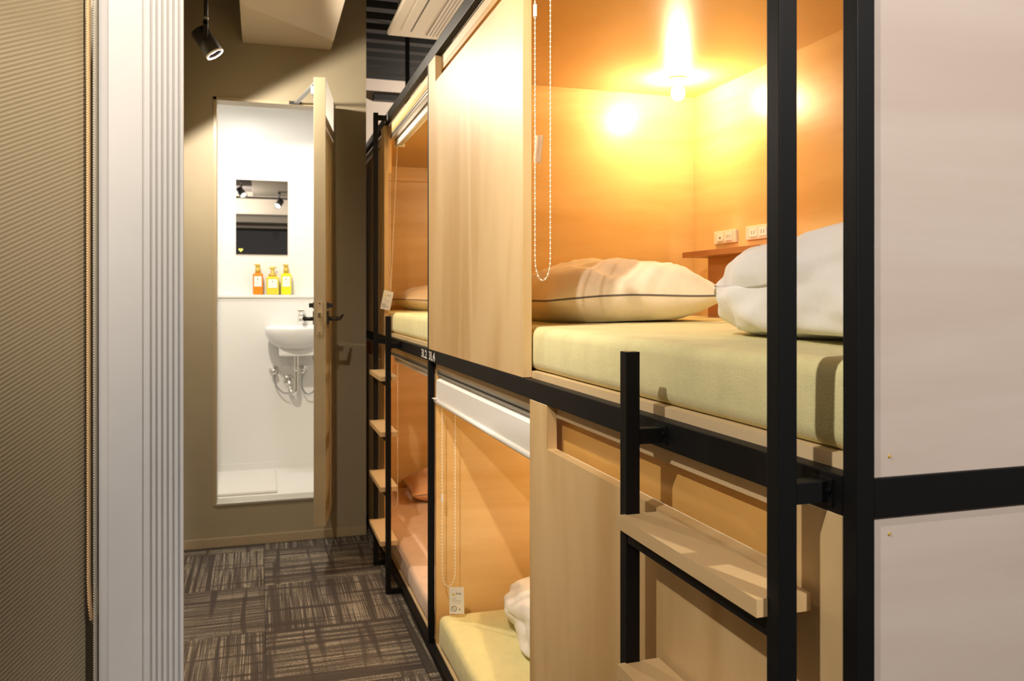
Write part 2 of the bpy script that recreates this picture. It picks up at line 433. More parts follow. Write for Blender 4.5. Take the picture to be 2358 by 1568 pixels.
p0 = Vector((0.175, WALL - 0.015, DZ1 + 0.004)); p1 = leaf_pt(LW * 0.62, -0.012, DZ1 - 0.03) + Vector((0, 0, 0.055))
d_ = (p1 - p0); u_ = d_.normalized(); s_ = u_.cross(Vector((0, 0, 1))).normalized()
ca.obox((p0 + p1) / 2, d_ / 2, s_ * 0.011, u_.cross(s_) * 0.004, bev=0.001)
ca.build('closer_arm', 'grey_metal', door)
MB().box(0.14, 0.20, WALL - 0.02, WALL, DZ1 - 0.002, DZ1 + 0.012, bev=0.002).build('closer_bracket', 'lamp_black', door)
MB().obox(leaf_pt(LW * 0.66, -0.012, DZ1 - 0.03), ld * 0.07, ln * 0.012, (0, 0, 0.018), bev=0.003).build('closer_body', 'grey_metal', lf)
MB().box(DX0 + 0.002, DX0 + 0.006, WALL - 0.006, WALL + 0.02, 1.10, 1.18).build('strike_plate', 'aluminium', door)

mir = thing('wall_mirror', 'frameless rectangular mirror on the white bathroom wall', 'mirror', (0.015, BW, 1.478))
MB().box(-0.136, 0.163, BW - 0.007, BW, 1.478, 1.925, bev=0.0015).build('backing', 'cream_plastic', mir)
MB().box(-0.135, 0.1615, BW - 0.009, BW - 0.0068, 1.479, 1.924).build('glass', 'mirror_glass', mir)
hp = [(0.016 * math.sin(t) ** 3 * 0.85, 0.85 * (0.013 * math.cos(t) - 0.005 * math.cos(2 * t) - 0.002 * math.cos(3 * t) - 0.001 * math.cos(4 * t))) for t in [2 * PI * k / 28 for k in range(28)]]
tag(MB().prism([(-0.108 + a, 1.504 + b) for a, b in hp], 'y', BW - 0.0112, BW - 0.009).build('heart_sticker', 'heart_yellow', loc=(-0.108, BW - 0.009, 1.49)), 'small yellow heart sticker at the corner of the mirror', 'sticker')

def bottle(x, kind, mat, label):
    yb = BW - 0.048; zb = 1.2365
    b = thing('pump_bottle', label, 'bottle', (x, yb, zb), 'pump bottles on the bathroom ledge')
    wx, wy, hh = {'square': (0.029, 0.026, 0.128), 'squat': (0.036, 0.030, 0.108), 'tall': (0.030, 0.026, 0.128)}[kind]
    MB().box(x - wx, x + wx, yb - wy, yb + wy, zb, zb + hh, bev=0.009, seg=3).build('bottle_body', mat, b)
    MB().box(x - wx * 0.72, x + wx * 0.72, yb - wy - 0.0012, yb - wy + 0.001, zb + hh * 0.38, zb + hh * 0.86).build('paper_label', 'label_white', b)
    MB().box(x - 0.003, x + 0.003, yb - wy - 0.0020, yb - wy, zb + hh * 0.70, zb + hh * 0.745).build('print_mark', 'ink_grey', b)
    n_ = 0.016 if kind != 'squat' else 0.023
    c = MB().lathe((x, yb, zb + hh - 0.002), [(0, 0), (n_, 0), (n_, 0.030 if kind != 'squat' else 0.018), (n_ * 0.85, 0.032 if kind != 'squat' else 0.020), (n_ * 0.85 if kind != 'squat' else 0.011, 0.034 if kind != 'squat' else 0.022), (0.010 if kind == 'squat' else 0.013, 0.050), (0.011 if kind == 'squat' else 0.014, 0.053), (0, 0.053)], n=18)
    c.build('pump_collar', 'brass', b)
    h = MB().box(x - 0.020, x + 0.012, yb - 0.009, yb + 0.009, zb + hh + 0.046, zb + hh + 0.056, bev=0.003)
    if kind == 'squat': h.box(x - 0.018, x + 0.022, yb - 0.008, yb + 0.008, zb + hh + 0.050, zb + hh + 0.060, bev=0.003)
    h.build('pump_head', 'brass', b)
    return b
bottle(-0.010, 'square', 'orange_liquid', 'orange pump bottle with gold cap on the bathroom ledge')
bottle(0.074, 'squat', 'olive_liquid', 'squat olive yellow pump bottle with wide gold collar on the ledge')
bottle(0.152, 'tall', 'yellow_liquid', 'bright yellow pump bottle with gold cap on the bathroom ledge')

# wash basin
bx, by = 0.205, BW - 0.09
bas = thing('wash_basin', 'white wall-hung wash basin with chrome trap below', 'basin', (bx, by, 0.88))
bowl = MB()
rim = 1.050
secs = [(0.0, rim - 0.012), (0.135, rim - 0.014), (0.16, rim), (0.180, rim), (0.184, rim - 0.012), (0.176, rim - 0.05), (0.145, rim - 0.095), (0.10, rim - 0.125), (0.0, rim - 0.135)]
secs = [(0.0, rim - 0.09), (0.09, rim - 0.085), (0.14, rim - 0.05), (0.16, rim - 0.008), (0.168, rim), (0.180, rim), (0.185, rim - 0.012), (0.178, rim - 0.045), (0.150, rim - 0.090), (0.105, rim - 0.122), (0.0, rim - 0.130)]
bowl.lathe((bx, by - 0.1475, 0), secs, n=40, sx=0.97, sy=0.80)
bowl.box(bx - 0.160, bx + 0.160, by - 0.06, by, rim - 0.06, rim + 0.004, bev=0.012)
bowl.build('bowl', 'ceramic', bas)
MB().box(bx - 0.10, bx + 0.10, by - 0.20, by, 0.882, 0.975, bev=0.012).build('pedestal_block', 'ceramic', bas)
fc = MB()
fc.cyl((bx + 0.03, by - 0.035, rim), (bx + 0.03, by - 0.035, rim + 0.07), 0.017, n=18)
fc.tube([(bx + 0.03, by - 0.035, rim + 0.06), (bx + 0.03, by - 0.07, rim + 0.082), (bx + 0.03, by - 0.12, rim + 0.075), (bx + 0.03, by - 0.135, rim + 0.055)], 0.011, n=12)
fc.box(bx + 0.012, bx + 0.050, by - 0.06, by - 0.02, rim + 0.085, rim + 0.10, bev=0.005)
fc.build('faucet', 'chrome', bas)
tr = MB()
tx, ty = bx + 0.002, by - 0.075
tr.tube(smooth([(tx, ty, 0.89), (tx, ty, 0.78), (tx, ty, 0.69), (tx - 0.004, ty + 0.003, 0.665), (tx - 0.016, ty + 0.012, 0.655), (tx - 0.030, ty + 0.025, 0.665), (tx - 0.036, ty + 0.032, 0.69), (tx - 0.038, ty + 0.045, 0.72), (tx - 0.040, by, 0.725)]), 0.0145, n=16)
tr.lathe((tx, ty, 0.80), [(0.0145, -0.012), (0.0185, -0.012), (0.0185, 0.012), (0.0145, 0.012)], n=16)
tr.lathe((tx - 0.040, by, 0.725), [(0.034, 0.0), (0.032, -0.006), (0.016, -0.010)], axis=(0, 1, 0), n=20)
tr.build('trap_pipe', 'chrome', bas)
for vx, vz, side in ((0.082, 0.785, 1), (0.245, 0.785, -1)):
    v = MB()
    v.lathe((vx, by, vz), [(0.030, 0.0), (0.028, -0.006), (0.013, -0.010), (0.013, -0.040), (0.0, -0.040)], axis=(0, 1, 0), n=20)
    v.lathe((vx, by - 0.035, vz), [(0.0, -0.022), (0.009, -0.02), (0.009, 0.0)], n=12)
    v.lathe((vx, by - 0.035, vz), [(0.018, -0.008), (0.020, -0.022), (0.0, -0.026)], axis=(0, 1, 0), n=8)
    v.build('stop_valve', 'chrome', bas)
    e = (tx - 0.03, ty + 0.01, 0.70) if side == 1 else (bx + 0.10, by - 0.07, 0.885)
    if side == 1: pts = [(vx, by - 0.035, vz - 0.02), (vx + 0.004, by - 0.036, vz - 0.06), (vx + 0.018, by - 0.04, vz - 0.095), (vx + 0.05, by - 0.05, vz - 0.125), (vx + 0.08, by - 0.06, vz - 0.13)]
    else: pts = [(vx, by - 0.035, vz - 0.02), (vx - 0.006, by - 0.04, vz - 0.07), (vx + 0.002, by - 0.045, vz - 0.115), (vx + 0.035, by - 0.05, vz - 0.14), (vx + 0.075, by - 0.055, vz - 0.10), (vx + 0.070, by - 0.06, vz + 0.02), (vx + 0.055, by - 0.065, 0.885)]
    MB().tube(smooth(pts), 0.0045, n=8).build('supply_hose', 'grey_metal', bas)
tag(MB().box(-0.50, 0.088, 4.39, 4.93, 0.2055, 0.222, bev=0.008, seg=3).build('bath_mat', 'mat_white', loc=(-0.22, 4.66, 0.2055)), 'flat white bath mat on the bathroom floor', 'mat')
bl = thing('ceiling_lamp', 'round white flush lamp on the bathroom ceiling', 'lamp', (-0.10, 4.58, 2.33))
MB().lathe((-0.10, 4.58, 2.36), [(0, 0), (0.13, 0), (0.13, -0.025), (0.122, -0.03), (0.118, -0.012), (0, -0.012)], n=32).build('lamp_ring', 'white_plastic', bl)
MB().lathe((-0.10, 4.58, 2.348), [(0, -0.016), (0.08, -0.012), (0.118, 0.0), (0, 0.0)], n=32).build('diffuser', 'bath_lamp_glow', bl)
def light(kind, name, loc, energy, col, parent=None, **kw):
    l = bpy.data.lights.new(name, kind); l.energy = energy; l.color = col
    for k, v in kw.items(): setattr(l, k, v)
    o = bpy.data.objects.new(name, l); COL.objects.link(o)
    if parent: o.parent = parent; o.location = Vector(loc) - parent_world(parent)
    else: o.location = loc
    return o
light('AREA', 'bathroom_light', (-0.10, 4.58, 2.328), P_BATH, (1.0, 0.96, 0.90), bl, shape='DISK', size=0.24)

# ------------------------------------------------------------------ bunks
ZM0, ZM1 = 1.002, 1.042      # middle rail
ZT0, ZT1 = 2.025, 2.065      # top rail
XB = 1.57                    # inner face of the back board
def text_part(body, y_start, y_end, zc, hgt, parent):
    cu = bpy.data.curves.new('unit_number', 'FONT'); cu.body = body; cu.size = 1.0; cu.extrude = 0.0
    cu.align_x = 'CENTER'; cu.align_y = 'CENTER'; cu.resolution_u = 3; cu.offset = 0.022
    o = bpy.data.objects.new('tmp', cu); COL.objects.link(o)
    bpy.context.view_layer.update()
    me = bpy.data.meshes.new_from_object(o.evaluated_get(bpy.context.evaluated_depsgraph_get()))
    bpy.data.objects.remove(o)
    xs = [v.co.x for v in me.vertices]; ys = [v.co.y for v in me.vertices]
    x0, x1, yy0, yy1 = min(xs), max(xs), min(ys), max(ys)
    o_ = parent_world(parent)
    for v in me.vertices:      # letters face -X; reading direction runs from far (y_start) to near (y_end)
        a = (v.co.x - x0) / (x1 - x0); b = (v.co.y - yy0) / (yy1 - yy0) - 0.5
        v.co = Vector((X0 - 0.0008, y_start + (y_end - y_start) * a, zc + b * hgt)) - o_
    me.materials.clear(); me.materials.append(MATS['letter_white'])
    t = bpy.data.objects.new('unit_number', me); COL.objects.link(t); t.parent = parent
    return t

def u_panel(y0, y1, z0, z1, c0, c1, zc):
    return [(y0, z0), (y1, z0), (y1, z1), (c1, z1), (c1, zc), (c0, zc), (c0, z1), (y0, z1)]

def bunk(name, label, ya, yb, near_post, pan_up, pan_lo):
    """ya..yb along the corridor; pan_up / pan_lo: stretch of the front closed by a panel"""
    b = thing(name, label, 'bunk bed', ((X0 + 1.59) / 2, (ya + yb) / 2, 0), 'capsule bunks along the corridor')
    P = lambda mb, n, m: mb.build(n, m, b)
    py = ([ya] if near_post else []) + [yb - 0.02]
    for yy in py:
        P(box(X0, X0 + 0.021, yy, yy + 0.0205, 0, ZT1, bev=0.0012), 'frame_post', 'black_metal')
        P(box(1.592, 1.612, yy, yy + 0.0205, 0, ZT1, bev=0.0012), 'frame_post', 'black_metal')
    y0 = ya + (0.0205 if near_post else 0.0); y1 = yb - 0.02
    P(box(X0 - 0.0006, X0 + 0.0212, y0, yb, ZM0, ZM1, bev=0.0012), 'middle_rail', 'black_metal')
    P(box(X0 - 0.0006, X0 + 0.0212, y0, yb, ZT0, ZT1, bev=0.0012), 'top_rail', 'black_metal')
    P(box(X0, X0 + 0.021, y0, y1, 0, 0.030, bev=0.0012), 'bottom_rail', 'black_metal')
    if near_post:
        for z0_, z1_ in ((0, 0.03), (ZM0 + 0.001, ZM1), (ZT0, ZT1)):
            P(box(X0 + 0.021, 1.592, ya, ya + 0.0205, z0_, z1_, bev=0.0012), 'end_rail', 'black_metal')
        P(box(X0 + 0.022, 1.590, ya + 0.004, ya + 0.022, 0.03, ZM0 + 0.002), 'end_panel', 'ply_end')
        P(box(X0 + 0.022, 1.590, ya + 0.004, ya + 0.022, ZM1, ZT0), 'end_panel', 'ply_end')
        for zz in (1.062, 0.985): P(MB().cyl((X0 + 0.042, ya + 0.0044, zz), (X0 + 0.042, ya + 0.0030, zz), 0.0016, n=10), 'panel_screw', 'brass')
        yin0 = ya + 0.022
    else:
        yin0 = ya + 0.001
        P(box(X0 + 0.030, 1.590, ya + 0.001, ya + 0.016, 0.03, ZM0 - 0.002), 'divider_board', 'ply_inner')
        P(box(X0 + 0.030, 1.590, ya + 0.001, ya + 0.016, ZM1, ZT0), 'divider_board', 'ply_inner')
    yend = yb - 0.020
    ein = yend - 0.020
    if not near_post: ein = 4.70
    P(box(X0 + 0.0215, 1.590, ein, ein + 0.018, 0.03, ZM0 - 0.003), 'divider_board', 'ply_inner')
    P(box(X0 + 0.0215, 1.590, ein, ein + 0.018, ZM1, ZT0), 'divider_board', 'ply_inner')
    P(box(XB, XB + 0.018, yin0, yend, 0.03, ZM0 - 0.003), 'back_board', 'ply_inner')
    P(box(XB, XB + 0.018, yin0, yend, ZM1, ZT0), 'back_board', 'ply_inner')
    P(box(X0 + 0.022, XB, yin0, yend, 1.976, 1.994), 'ceiling_board', 'ply_inner')
    P(box(X0 + 0.022, XB, yin0, yend, 0.978, 0.996), 'ceiling_board', 'ply_inner')
    P(box(X0 + 0.0215, XB, yin0, yend, ZM1 - 0.004, 1.0565), 'bed_board', 'ply_edge')
    P(box(X0 + 0.0215, XB, yin0, yend, 0.010, 0.0335), 'bed_board', 'ply_edge')
    P(box(X0 + 0.0215, X0 + 0.040, yin0, yend, 0.975, ZM0 - 0.001), 'header_strip', 'ply_edge')
    P(box(X0 + 0.0215, X0 + 0.040, yin0, yend, 1.992, ZT0 - 0.001), 'header_strip', 'ply_edge')
    for (p0_, p1_), z0_, z1_ in ((pan_up, ZM1 + 0.0005, ZT0 - 0.0005), (pan_lo, 0.031, ZM0 - 0.0005)):
        zc = z1_ - 0.090
        pnl = P(MB().prism(u_panel(p0_, p1_, z0_, z1_, p0_ + 0.105, p1_ - 0.108, zc), 'x', X0 - 0.0002, X0 + 0.0212, bev=0.0008), 'front_panel', 'ply_panel')
        P(box(X0 + 0.041, X0 + 0.049, p0_ + 0.090, p1_ - 0.003, zc - 0.12, z1_ - 0.032), 'panel_backing', 'ply_backing')
        P(box(X0 + 0.0210, X0 + 0.0412, p0_ + 0.090, p0_ + 0.1035, zc - 0.12, z1_ - 0.032), 'panel_batten', 'ply_edge')
    return b
bunkA = bunk('capsule_bunk', 'two-tier plywood capsule bunk on black steel frame, with plain pale end panels', 0.656, 2.776, True, (1.709, 2.755), (0.6775, 1.660))
bunkB = bunk('capsule_bunk', 'two-tier plywood capsule bunk on black steel frame, abutting the taupe bathroom wall', 2.776, 4.90, False, (3.800, 4.870), (3.800, 4.870))
text_part('3L4', 2.750, 2.650, 1.0215, 0.030, bunkA)
text_part('3L2', 2.885, 2.785, 1.0215, 0.030, bunkB)
text_part('3L1', 3.790, 3.700, 2.045, 0.030, bunkB)
MB().box(0.577, 1.57, 4.680, 4.70, 1.895, 1.976).build('wall_batten', 'ply_inner', bunkB)

# ------------------------------------------------------------------ ladders
XS0, XS1 = 0.495, 0.516
def ladder(label, ys_short, ys_tall, tops, xf):
    ya, yb = min(ys_short, ys_tall), max(ys_short, ys_tall)
    L = thing('bunk_ladder', label, 'ladder', (0.51, (ya + yb) / 2, 0), 'black steel bunk ladders')
    for ys, top in ((ys_short, 1.143), (ys_tall, 2.062)):
        st = MB().box(XS0, XS1, ys, ys + 0.0215, 0, top, bev=0.0012).build('stile', 'black_metal', L)
        f = MB().box(XS1, X0 + 0.004 - 0.0045, ys + 0.001, ys + 0.0205, 0.0, 0.02, bev=0.001); f.build('foot_bar', 'black_metal', L)
        zb_ = 1.022
        f = MB().box(XS1, X0 - 0.0006, ys + 0.001, ys + 0.0205, zb_ - 0.011, zb_ + 0.011, bev=0.001)
        f.box(X0 - 0.003, X0 - 0.0006, ys - 0.006, ys + 0.0275, zb_ - 0.014, zb_ + 0.014, bev=0.0008)
        f.cyl((X0 - 0.006, ys - 0.003, zb_ + 0.003), (X0 - 0.003, ys - 0.003, zb_ + 0.003), 0.003, n=8)
        f.build('bracket', 'black_metal', L)
    MB().box(XS1, X0 - 0.0006, ys_tall + 0.001, ys_tall + 0.0205, 2.030, 2.052, bev=0.001).build('bracket', 'black_metal', L)
    for zt_ in tops:
        MB().box(XS0 + 0.001, XS1 - 0.001, ya + 0.0215, yb, zt_ - 0.040, zt_ - 0.0185, bev=0.001).build('rung_bar', 'black_metal', L)
        t0, t1 = ya + 0.0195, yb + 0.003
        poly = [(xf, t0), (XS0 - 0.0003, t0), (XS0 - 0.0003, ya + 0.0217), (XS1 + 0.0003, ya + 0.0217), (XS1 + 0.0003, t0), (0.547, t0), (0.547, t1), (XS1 + 0.0003, t1), (XS1 + 0.0003, yb - 0.0003), (XS0 - 0.0003, yb - 0.0003), (XS0 - 0.0003, t1), (xf, t1)]
        MB().prism(poly, 'z', zt_ - 0.0185, zt_).build('tread', 'tread_wood', L)
    return L
ladder('black steel ladder with pale wood treads, tall post beside the pale end panels', 1.048, 0.6945, (0.913, 0.703, 0.485, 0.262), 0.482)
ladder('black steel ladder with pale wood treads beside the bathroom wall', 3.335, 3.712, (0.893, 0.664, 0.437, 0.213), 0.475)

# ------------------------------------------------------------------ bedding
def slab(name, label, x0, x1, y0, y1, z0, z1, mat, r=0.03, group='mattresses in the bunks'):
    """fitted-sheet mattress: rounded, slightly crowned, gently rumpled"""
    b = MB(); b.box(x0, x1, y0, y1, z0, z1)
    bmesh.ops.subdivide_edges(b.bm, edges=[e for e in b.bm.edges if (e.verts[0].co - e.verts[1].co).length > 0.5], cuts=23, use_grid_fill=True)
    b.bm.faces.ensure_lookup_table()
    es = [e for e in b.bm.edges if len(e.link_faces) == 2 and e.calc_face_angle(0) > 1.0]
    bmesh.ops.bevel(b.bm, geom=es, offset=r, segments=4, affect='EDGES', profile=0.5)
    for v in b.bm.verts:
        n = noise.noise(Vector((v.co.x * 5, v.co.y * 5, v.co.z * 9 + 3)))
        k = 0.0025 * n
        if v.co.z > z0 + 0.5 * (z1 - z0): v.co.z += k
        v.co.x += 0.003 * noise.noise(Vector((v.co.x * 3, v.co.y * 6, v.co.z * 12))) if v.co.x < x0 + 0.03 else 0
    for f in b.bm.faces: f.smooth = True
    o = b.build(name, mat, loc=((x0 + x1) / 2, (y0 + y1) / 2, z0))
    return tag(o, label, 'mattress', group)
slab('mattress', 'thick mattress in pale yellow towelling cover under the white folded duvet', 0.5815, 1.565, 0.700, 2.72, 1.0565, 1.153, 'cover_yellow', r=0.022)
slab('mattress', 'thin mattress in lemon yellow cover in the lower bunk behind the white blind', 0.5815, 1.565, 0.700, 2.715, 0.0335, 0.138, 'cover_lemon', r=0.020)
slab('mattress', 'thick mattress in pale yellow cover in the upper bunk near the bathroom', 0.5815, 1.565, 2.80, 4.69, 1.0565, 1.150, 'cover_lemon', r=0.022)
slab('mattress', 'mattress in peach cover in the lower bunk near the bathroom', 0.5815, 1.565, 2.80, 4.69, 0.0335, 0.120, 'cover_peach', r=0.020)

def pillow(name, label, c, half, rotz, mat, piping=None, seed=0, tilt=0.0, cat='pillow', group='pillows in the bunks', wr=1.0, p=2.6):
    """stuffed cushion: two domed faces meeting in a side seam"""
    hx_, hy_, hz_ = half; n = 44
    b = MB(); top = {}; bot = {}
    R = Matrix.Rotation(rotz, 3, 'Z')
    seam = []
    def pt(u, v, side):
        # pinch the edges inwards between the corners
        px_ = u * hx_ * (1 - 0.07 * (1 - v * v) * 0 - 0.06 * (1 - u * u) * 0) * (1 - 0.05 * math.cos(v * PI / 2) * (abs(u) ** 6))
        py_ = v * hy_ * (1 - 0.06 * math.cos(u * PI / 2) * (abs(v) ** 6))
        e = max(0.0, (1 - abs(u) ** p)) ** 0.55 * max(0.0, (1 - abs(v) ** p)) ** 0.55
        w1 = noise.noise(Vector((u * 2.1 + seed, v * 2.1, side * 3.0)))
        w2 = noise.noise(Vector((u * 7 + seed, v * 5, side * 5.0)))
        w3 = noise.noise(Vector((u * 18 + seed, v * 9, side * 7.0)))
        edge = 1 - e
        h_ = e * (1 + 0.22 * w1 * wr) + (0.05 * w2 + 0.025 * w3) * wr * e ** 0.4
        zc = -0.20 + 0.10 * u * math.sin(seed + 1) + 0.06 * math.sin(3 * u + seed) * (1 - e)
        z = hz_ * (zc + (1.2 * h_ if side > 0 else -0.8 * min(1.0, e * 1.35)))
        z += tilt * u * hz_
        q = R @ Vector((px_, py_, 0)); return Vector((c[0] + q.x, c[1] + q.y, c[2] + hz_ + z))
    for i in range(n + 1):
        for j in range(n + 1):
            u = math.sin((2 * i / n - 1) * PI / 2); v = math.sin((2 * j / n - 1) * PI / 2)
            bd = i in (0, n) or j in (0, n)
            top[i, j] = b.bm.verts.new(pt(u, v, 1))
            bot[i, j] = top[i, j] if bd else b.bm.verts.new(pt(u, v, -1))
    for i in range(n):
        for j in range(n):
            b.bm.faces.new((top[i, j], top[i + 1, j], top[i + 1, j + 1], top[i, j + 1])).smooth = True
            f = (bot[i, j], bot[i, j + 1], bot[i + 1, j + 1], bot[i + 1, j])
            if len(set(f)) >= 3: b.bm.faces.new(f).smooth = True
    border = [top[i, 0].co.copy() for i in range(n + 1)] + [top[n, j].co.copy() for j in range(1, n + 1)] + [top[i, n].co.copy() for i in range(n - 1, -1, -1)] + [top[0, j].co.copy() for j in range(n - 1, 0, -1)]
    zmin = min(v.co.z for v in b.bm.verts); dz = c[2] - zmin
    bmesh.ops.translate(b.bm, verts=b.bm.verts, vec=(0, 0, dz))
    border = [q + Vector((0, 0, dz)) for q in border]
    th = thing(name, label, cat, c, group)
    b.build('cover', mat, th)
    if piping: MB().tube(border + [border[0]], 0.0024, n=6).build('piping', piping, th)
    return th
pillow('pillow', 'plump beige pillow with grey piping under the shelf and bright bulb', (0.955, 2.15, 1.150), (0.275, 0.220, 0.084), 0.03, 'case_beige', 'piping_grey', seed=2.3, tilt=0.12, wr=1.5)
pillow('pillow', 'beige pillow with dark piping on the upper bunk near the bathroom', (1.00, 4.42, 1.148), (0.285, 0.20, 0.070), 0.05, 'case_beige', 'piping_grey', seed=5.1)
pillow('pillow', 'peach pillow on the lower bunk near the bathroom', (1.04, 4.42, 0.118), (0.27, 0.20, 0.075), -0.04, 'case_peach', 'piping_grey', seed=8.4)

def duvet(label, x0, x1, y0, y1, z0, z1, seed):
    """folded duvet: a soft block with bulging folds along its sides"""
    b = MB(); n = 30
    b.box(-1, 1, -1, 1, -1, 1)
    bmesh.ops.subdivide_edges(b.bm, edges=b.bm.edges[:], cuts=n, use_grid_fill=True)
    cx, cy, cz = (x0 + x1) / 2, (y0 + y1) / 2, (z0 + z1) / 2
    hx_, hy_, hz_ = (x1 - x0) / 2, (y1 - y0) / 2, (z1 - z0) / 2
    for v in b.bm.verts:
        q = v.co.copy()
        k = 5.5
        l = (abs(q.x) ** k + abs(q.y) ** k + abs(q.z) ** (3.2 if q.z > 0 else 9.0)) ** (1 / k) if q.length else 1
        q = q / max(l, 1e-6)
        nz = noise.noise(Vector((q.x * 1.7 + seed, q.y * 1.7, q.z * 1.2)))
        n2 = noise.noise(Vector((q.x * 4.5 + seed, q.y * 4.5, q.z * 2.5)))
        n3 = noise.noise(Vector((q.x * 9 + seed, q.y * 9, q.z * 3)))
        fold = -0.004 * math.exp(-((q.z + 0.05 + 0.12 * nz) / 0.07) ** 2)    # crease between the folded layers
        g = 1 + 0.06 * nz + 0.035 * n2 + 0.025 * n3 + (fold * 0.7 if max(abs(q.x), abs(q.y)) > 0.7 else 0)
        z = q.z * hz_ * (1 + 0.10 * nz + 0.05 * n2)
        z += 0.30 * hz_ * (-q.y) * (q.z > 0)
        v.co = Vector((cx + q.x * hx_ * g, cy + q.y * hy_ * g, max(z0 - 0.002, cz + z)))
    for f in b.bm.faces: f.smooth = True
    return tag(b.build('folded_duvet', 'cotton_white', loc=(cx, cy, z0)), label, 'duvet', 'folded duvets in the bunks')
duvet('white folded duvet on the pale yellow mattress behind the tall black posts', 0.750, 1.47, 0.70, 1.30, 1.152, 1.335, 1.7)
duvet('white folded duvet on the lemon yellow mattress of the lower bunk', 0.77, 1.45, 2.10, 2.66, 0.136, 0.300, 4.2)
duvet('white folded duvet behind the dark-piped pillow in the upper bunk', 0.93, 1.45, 3.75, 4.15, 1.149, 1.27, 7.7)

# ------------------------------------------------------------------ fittings inside the big pod
sh = thing('corner_shelf', 'small reddish wood shelf with box base under the wall sockets', 'shelf', (1.50, 2.29, 1.153))
MB().box(1.400, XB, 2.07, 2.515, 1.357, 1.376, bev=0.001).build('shelf_board', 'shelf_wood', sh)
MB().box(1.465, XB, 2.075, 2.455, 1.154, 1.357, bev=0.001).build('shelf_base', 'shelf_wood', sh)
def socket_plate(y0, y1, z0, z1, label, kind):
    s = thing('socket_plate', label, 'socket', (XB, (y0 + y1) / 2, z0), 'socket plates on the pod wall')
    MB().box(XB - 0.010, XB, y0, y1, z0, z1, bev=0.003).build('plate', 'cream_plastic', s)
    zc = (z0 + z1) / 2
    w_ = (y1 - y0)
    for k, yc in enumerate((y1 - w_ * 0.32, y0 + w_ * 0.30)):
        ins = MB().box(XB - 0.0125, XB - 0.009, yc - 0.020, yc + 0.020, zc - 0.014, zc + 0.014, bev=0.001).build('insert', 'white_plastic', s)
        if kind == 'switch' and k == 0:
            MB().cyl((XB - 0.0135, yc, zc - 0.002), (XB - 0.012, yc, zc - 0.002), 0.004, n=12).build('indicator', 'ink_black', ins)
        else:
            for d in (-0.007, 0.007):
                MB().box(XB - 0.0131, XB - 0.012, yc + d - 0.0014, yc + d + 0.0014, zc - 0.006, zc + 0.006).build('slot', 'ink_grey', ins)
    return s
socket_plate(2.435, 2.574, 1.410, 1.456, 'cream wall plate with dark round button beside the bulb corner', 'switch')
socket_plate(2.232, 2.375, 1.412, 1.458, 'cream wall plate with two plain sockets over the shelf', 'socket')
def bulb(x, y, z, label):
    b = thing('ceiling_bulb', label, 'lamp', (x, y, z), 'bare bulbs in the pods')
    MB().lathe((x, y, z), [(0, 0), (0.030, 0), (0.030, -0.006), (0.016, -0.010), (0.015, -0.024), (0, -0.024)], n=24).build('lamp_holder', 'bulb_neck', b)
    MB().lathe((x, y, z - 0.024), [(0.011, 0), (0.013, -0.006), (0.021, -0.018), (0.0235, -0.030), (0.020, -0.043), (0.011, -0.051), (0, -0.053)], n=24).build('bulb_glass', 'bulb_glow', b)
    return b
bulb(1.375, 2.50, 1.976, 'bare glowing bulb under the pod ceiling above the shelf')
bulb(1.375, 2.20, 0.978, 'bare glowing bulb in the lower pod with the lemon mattress')
bulb(1.375, 3.30, 1.976, 'bare glowing bulb in the upper pod near the bathroom')
bulb(1.375, 3.30, 0.978, 'bare glowing bulb in the lower pod with the peach mattress')

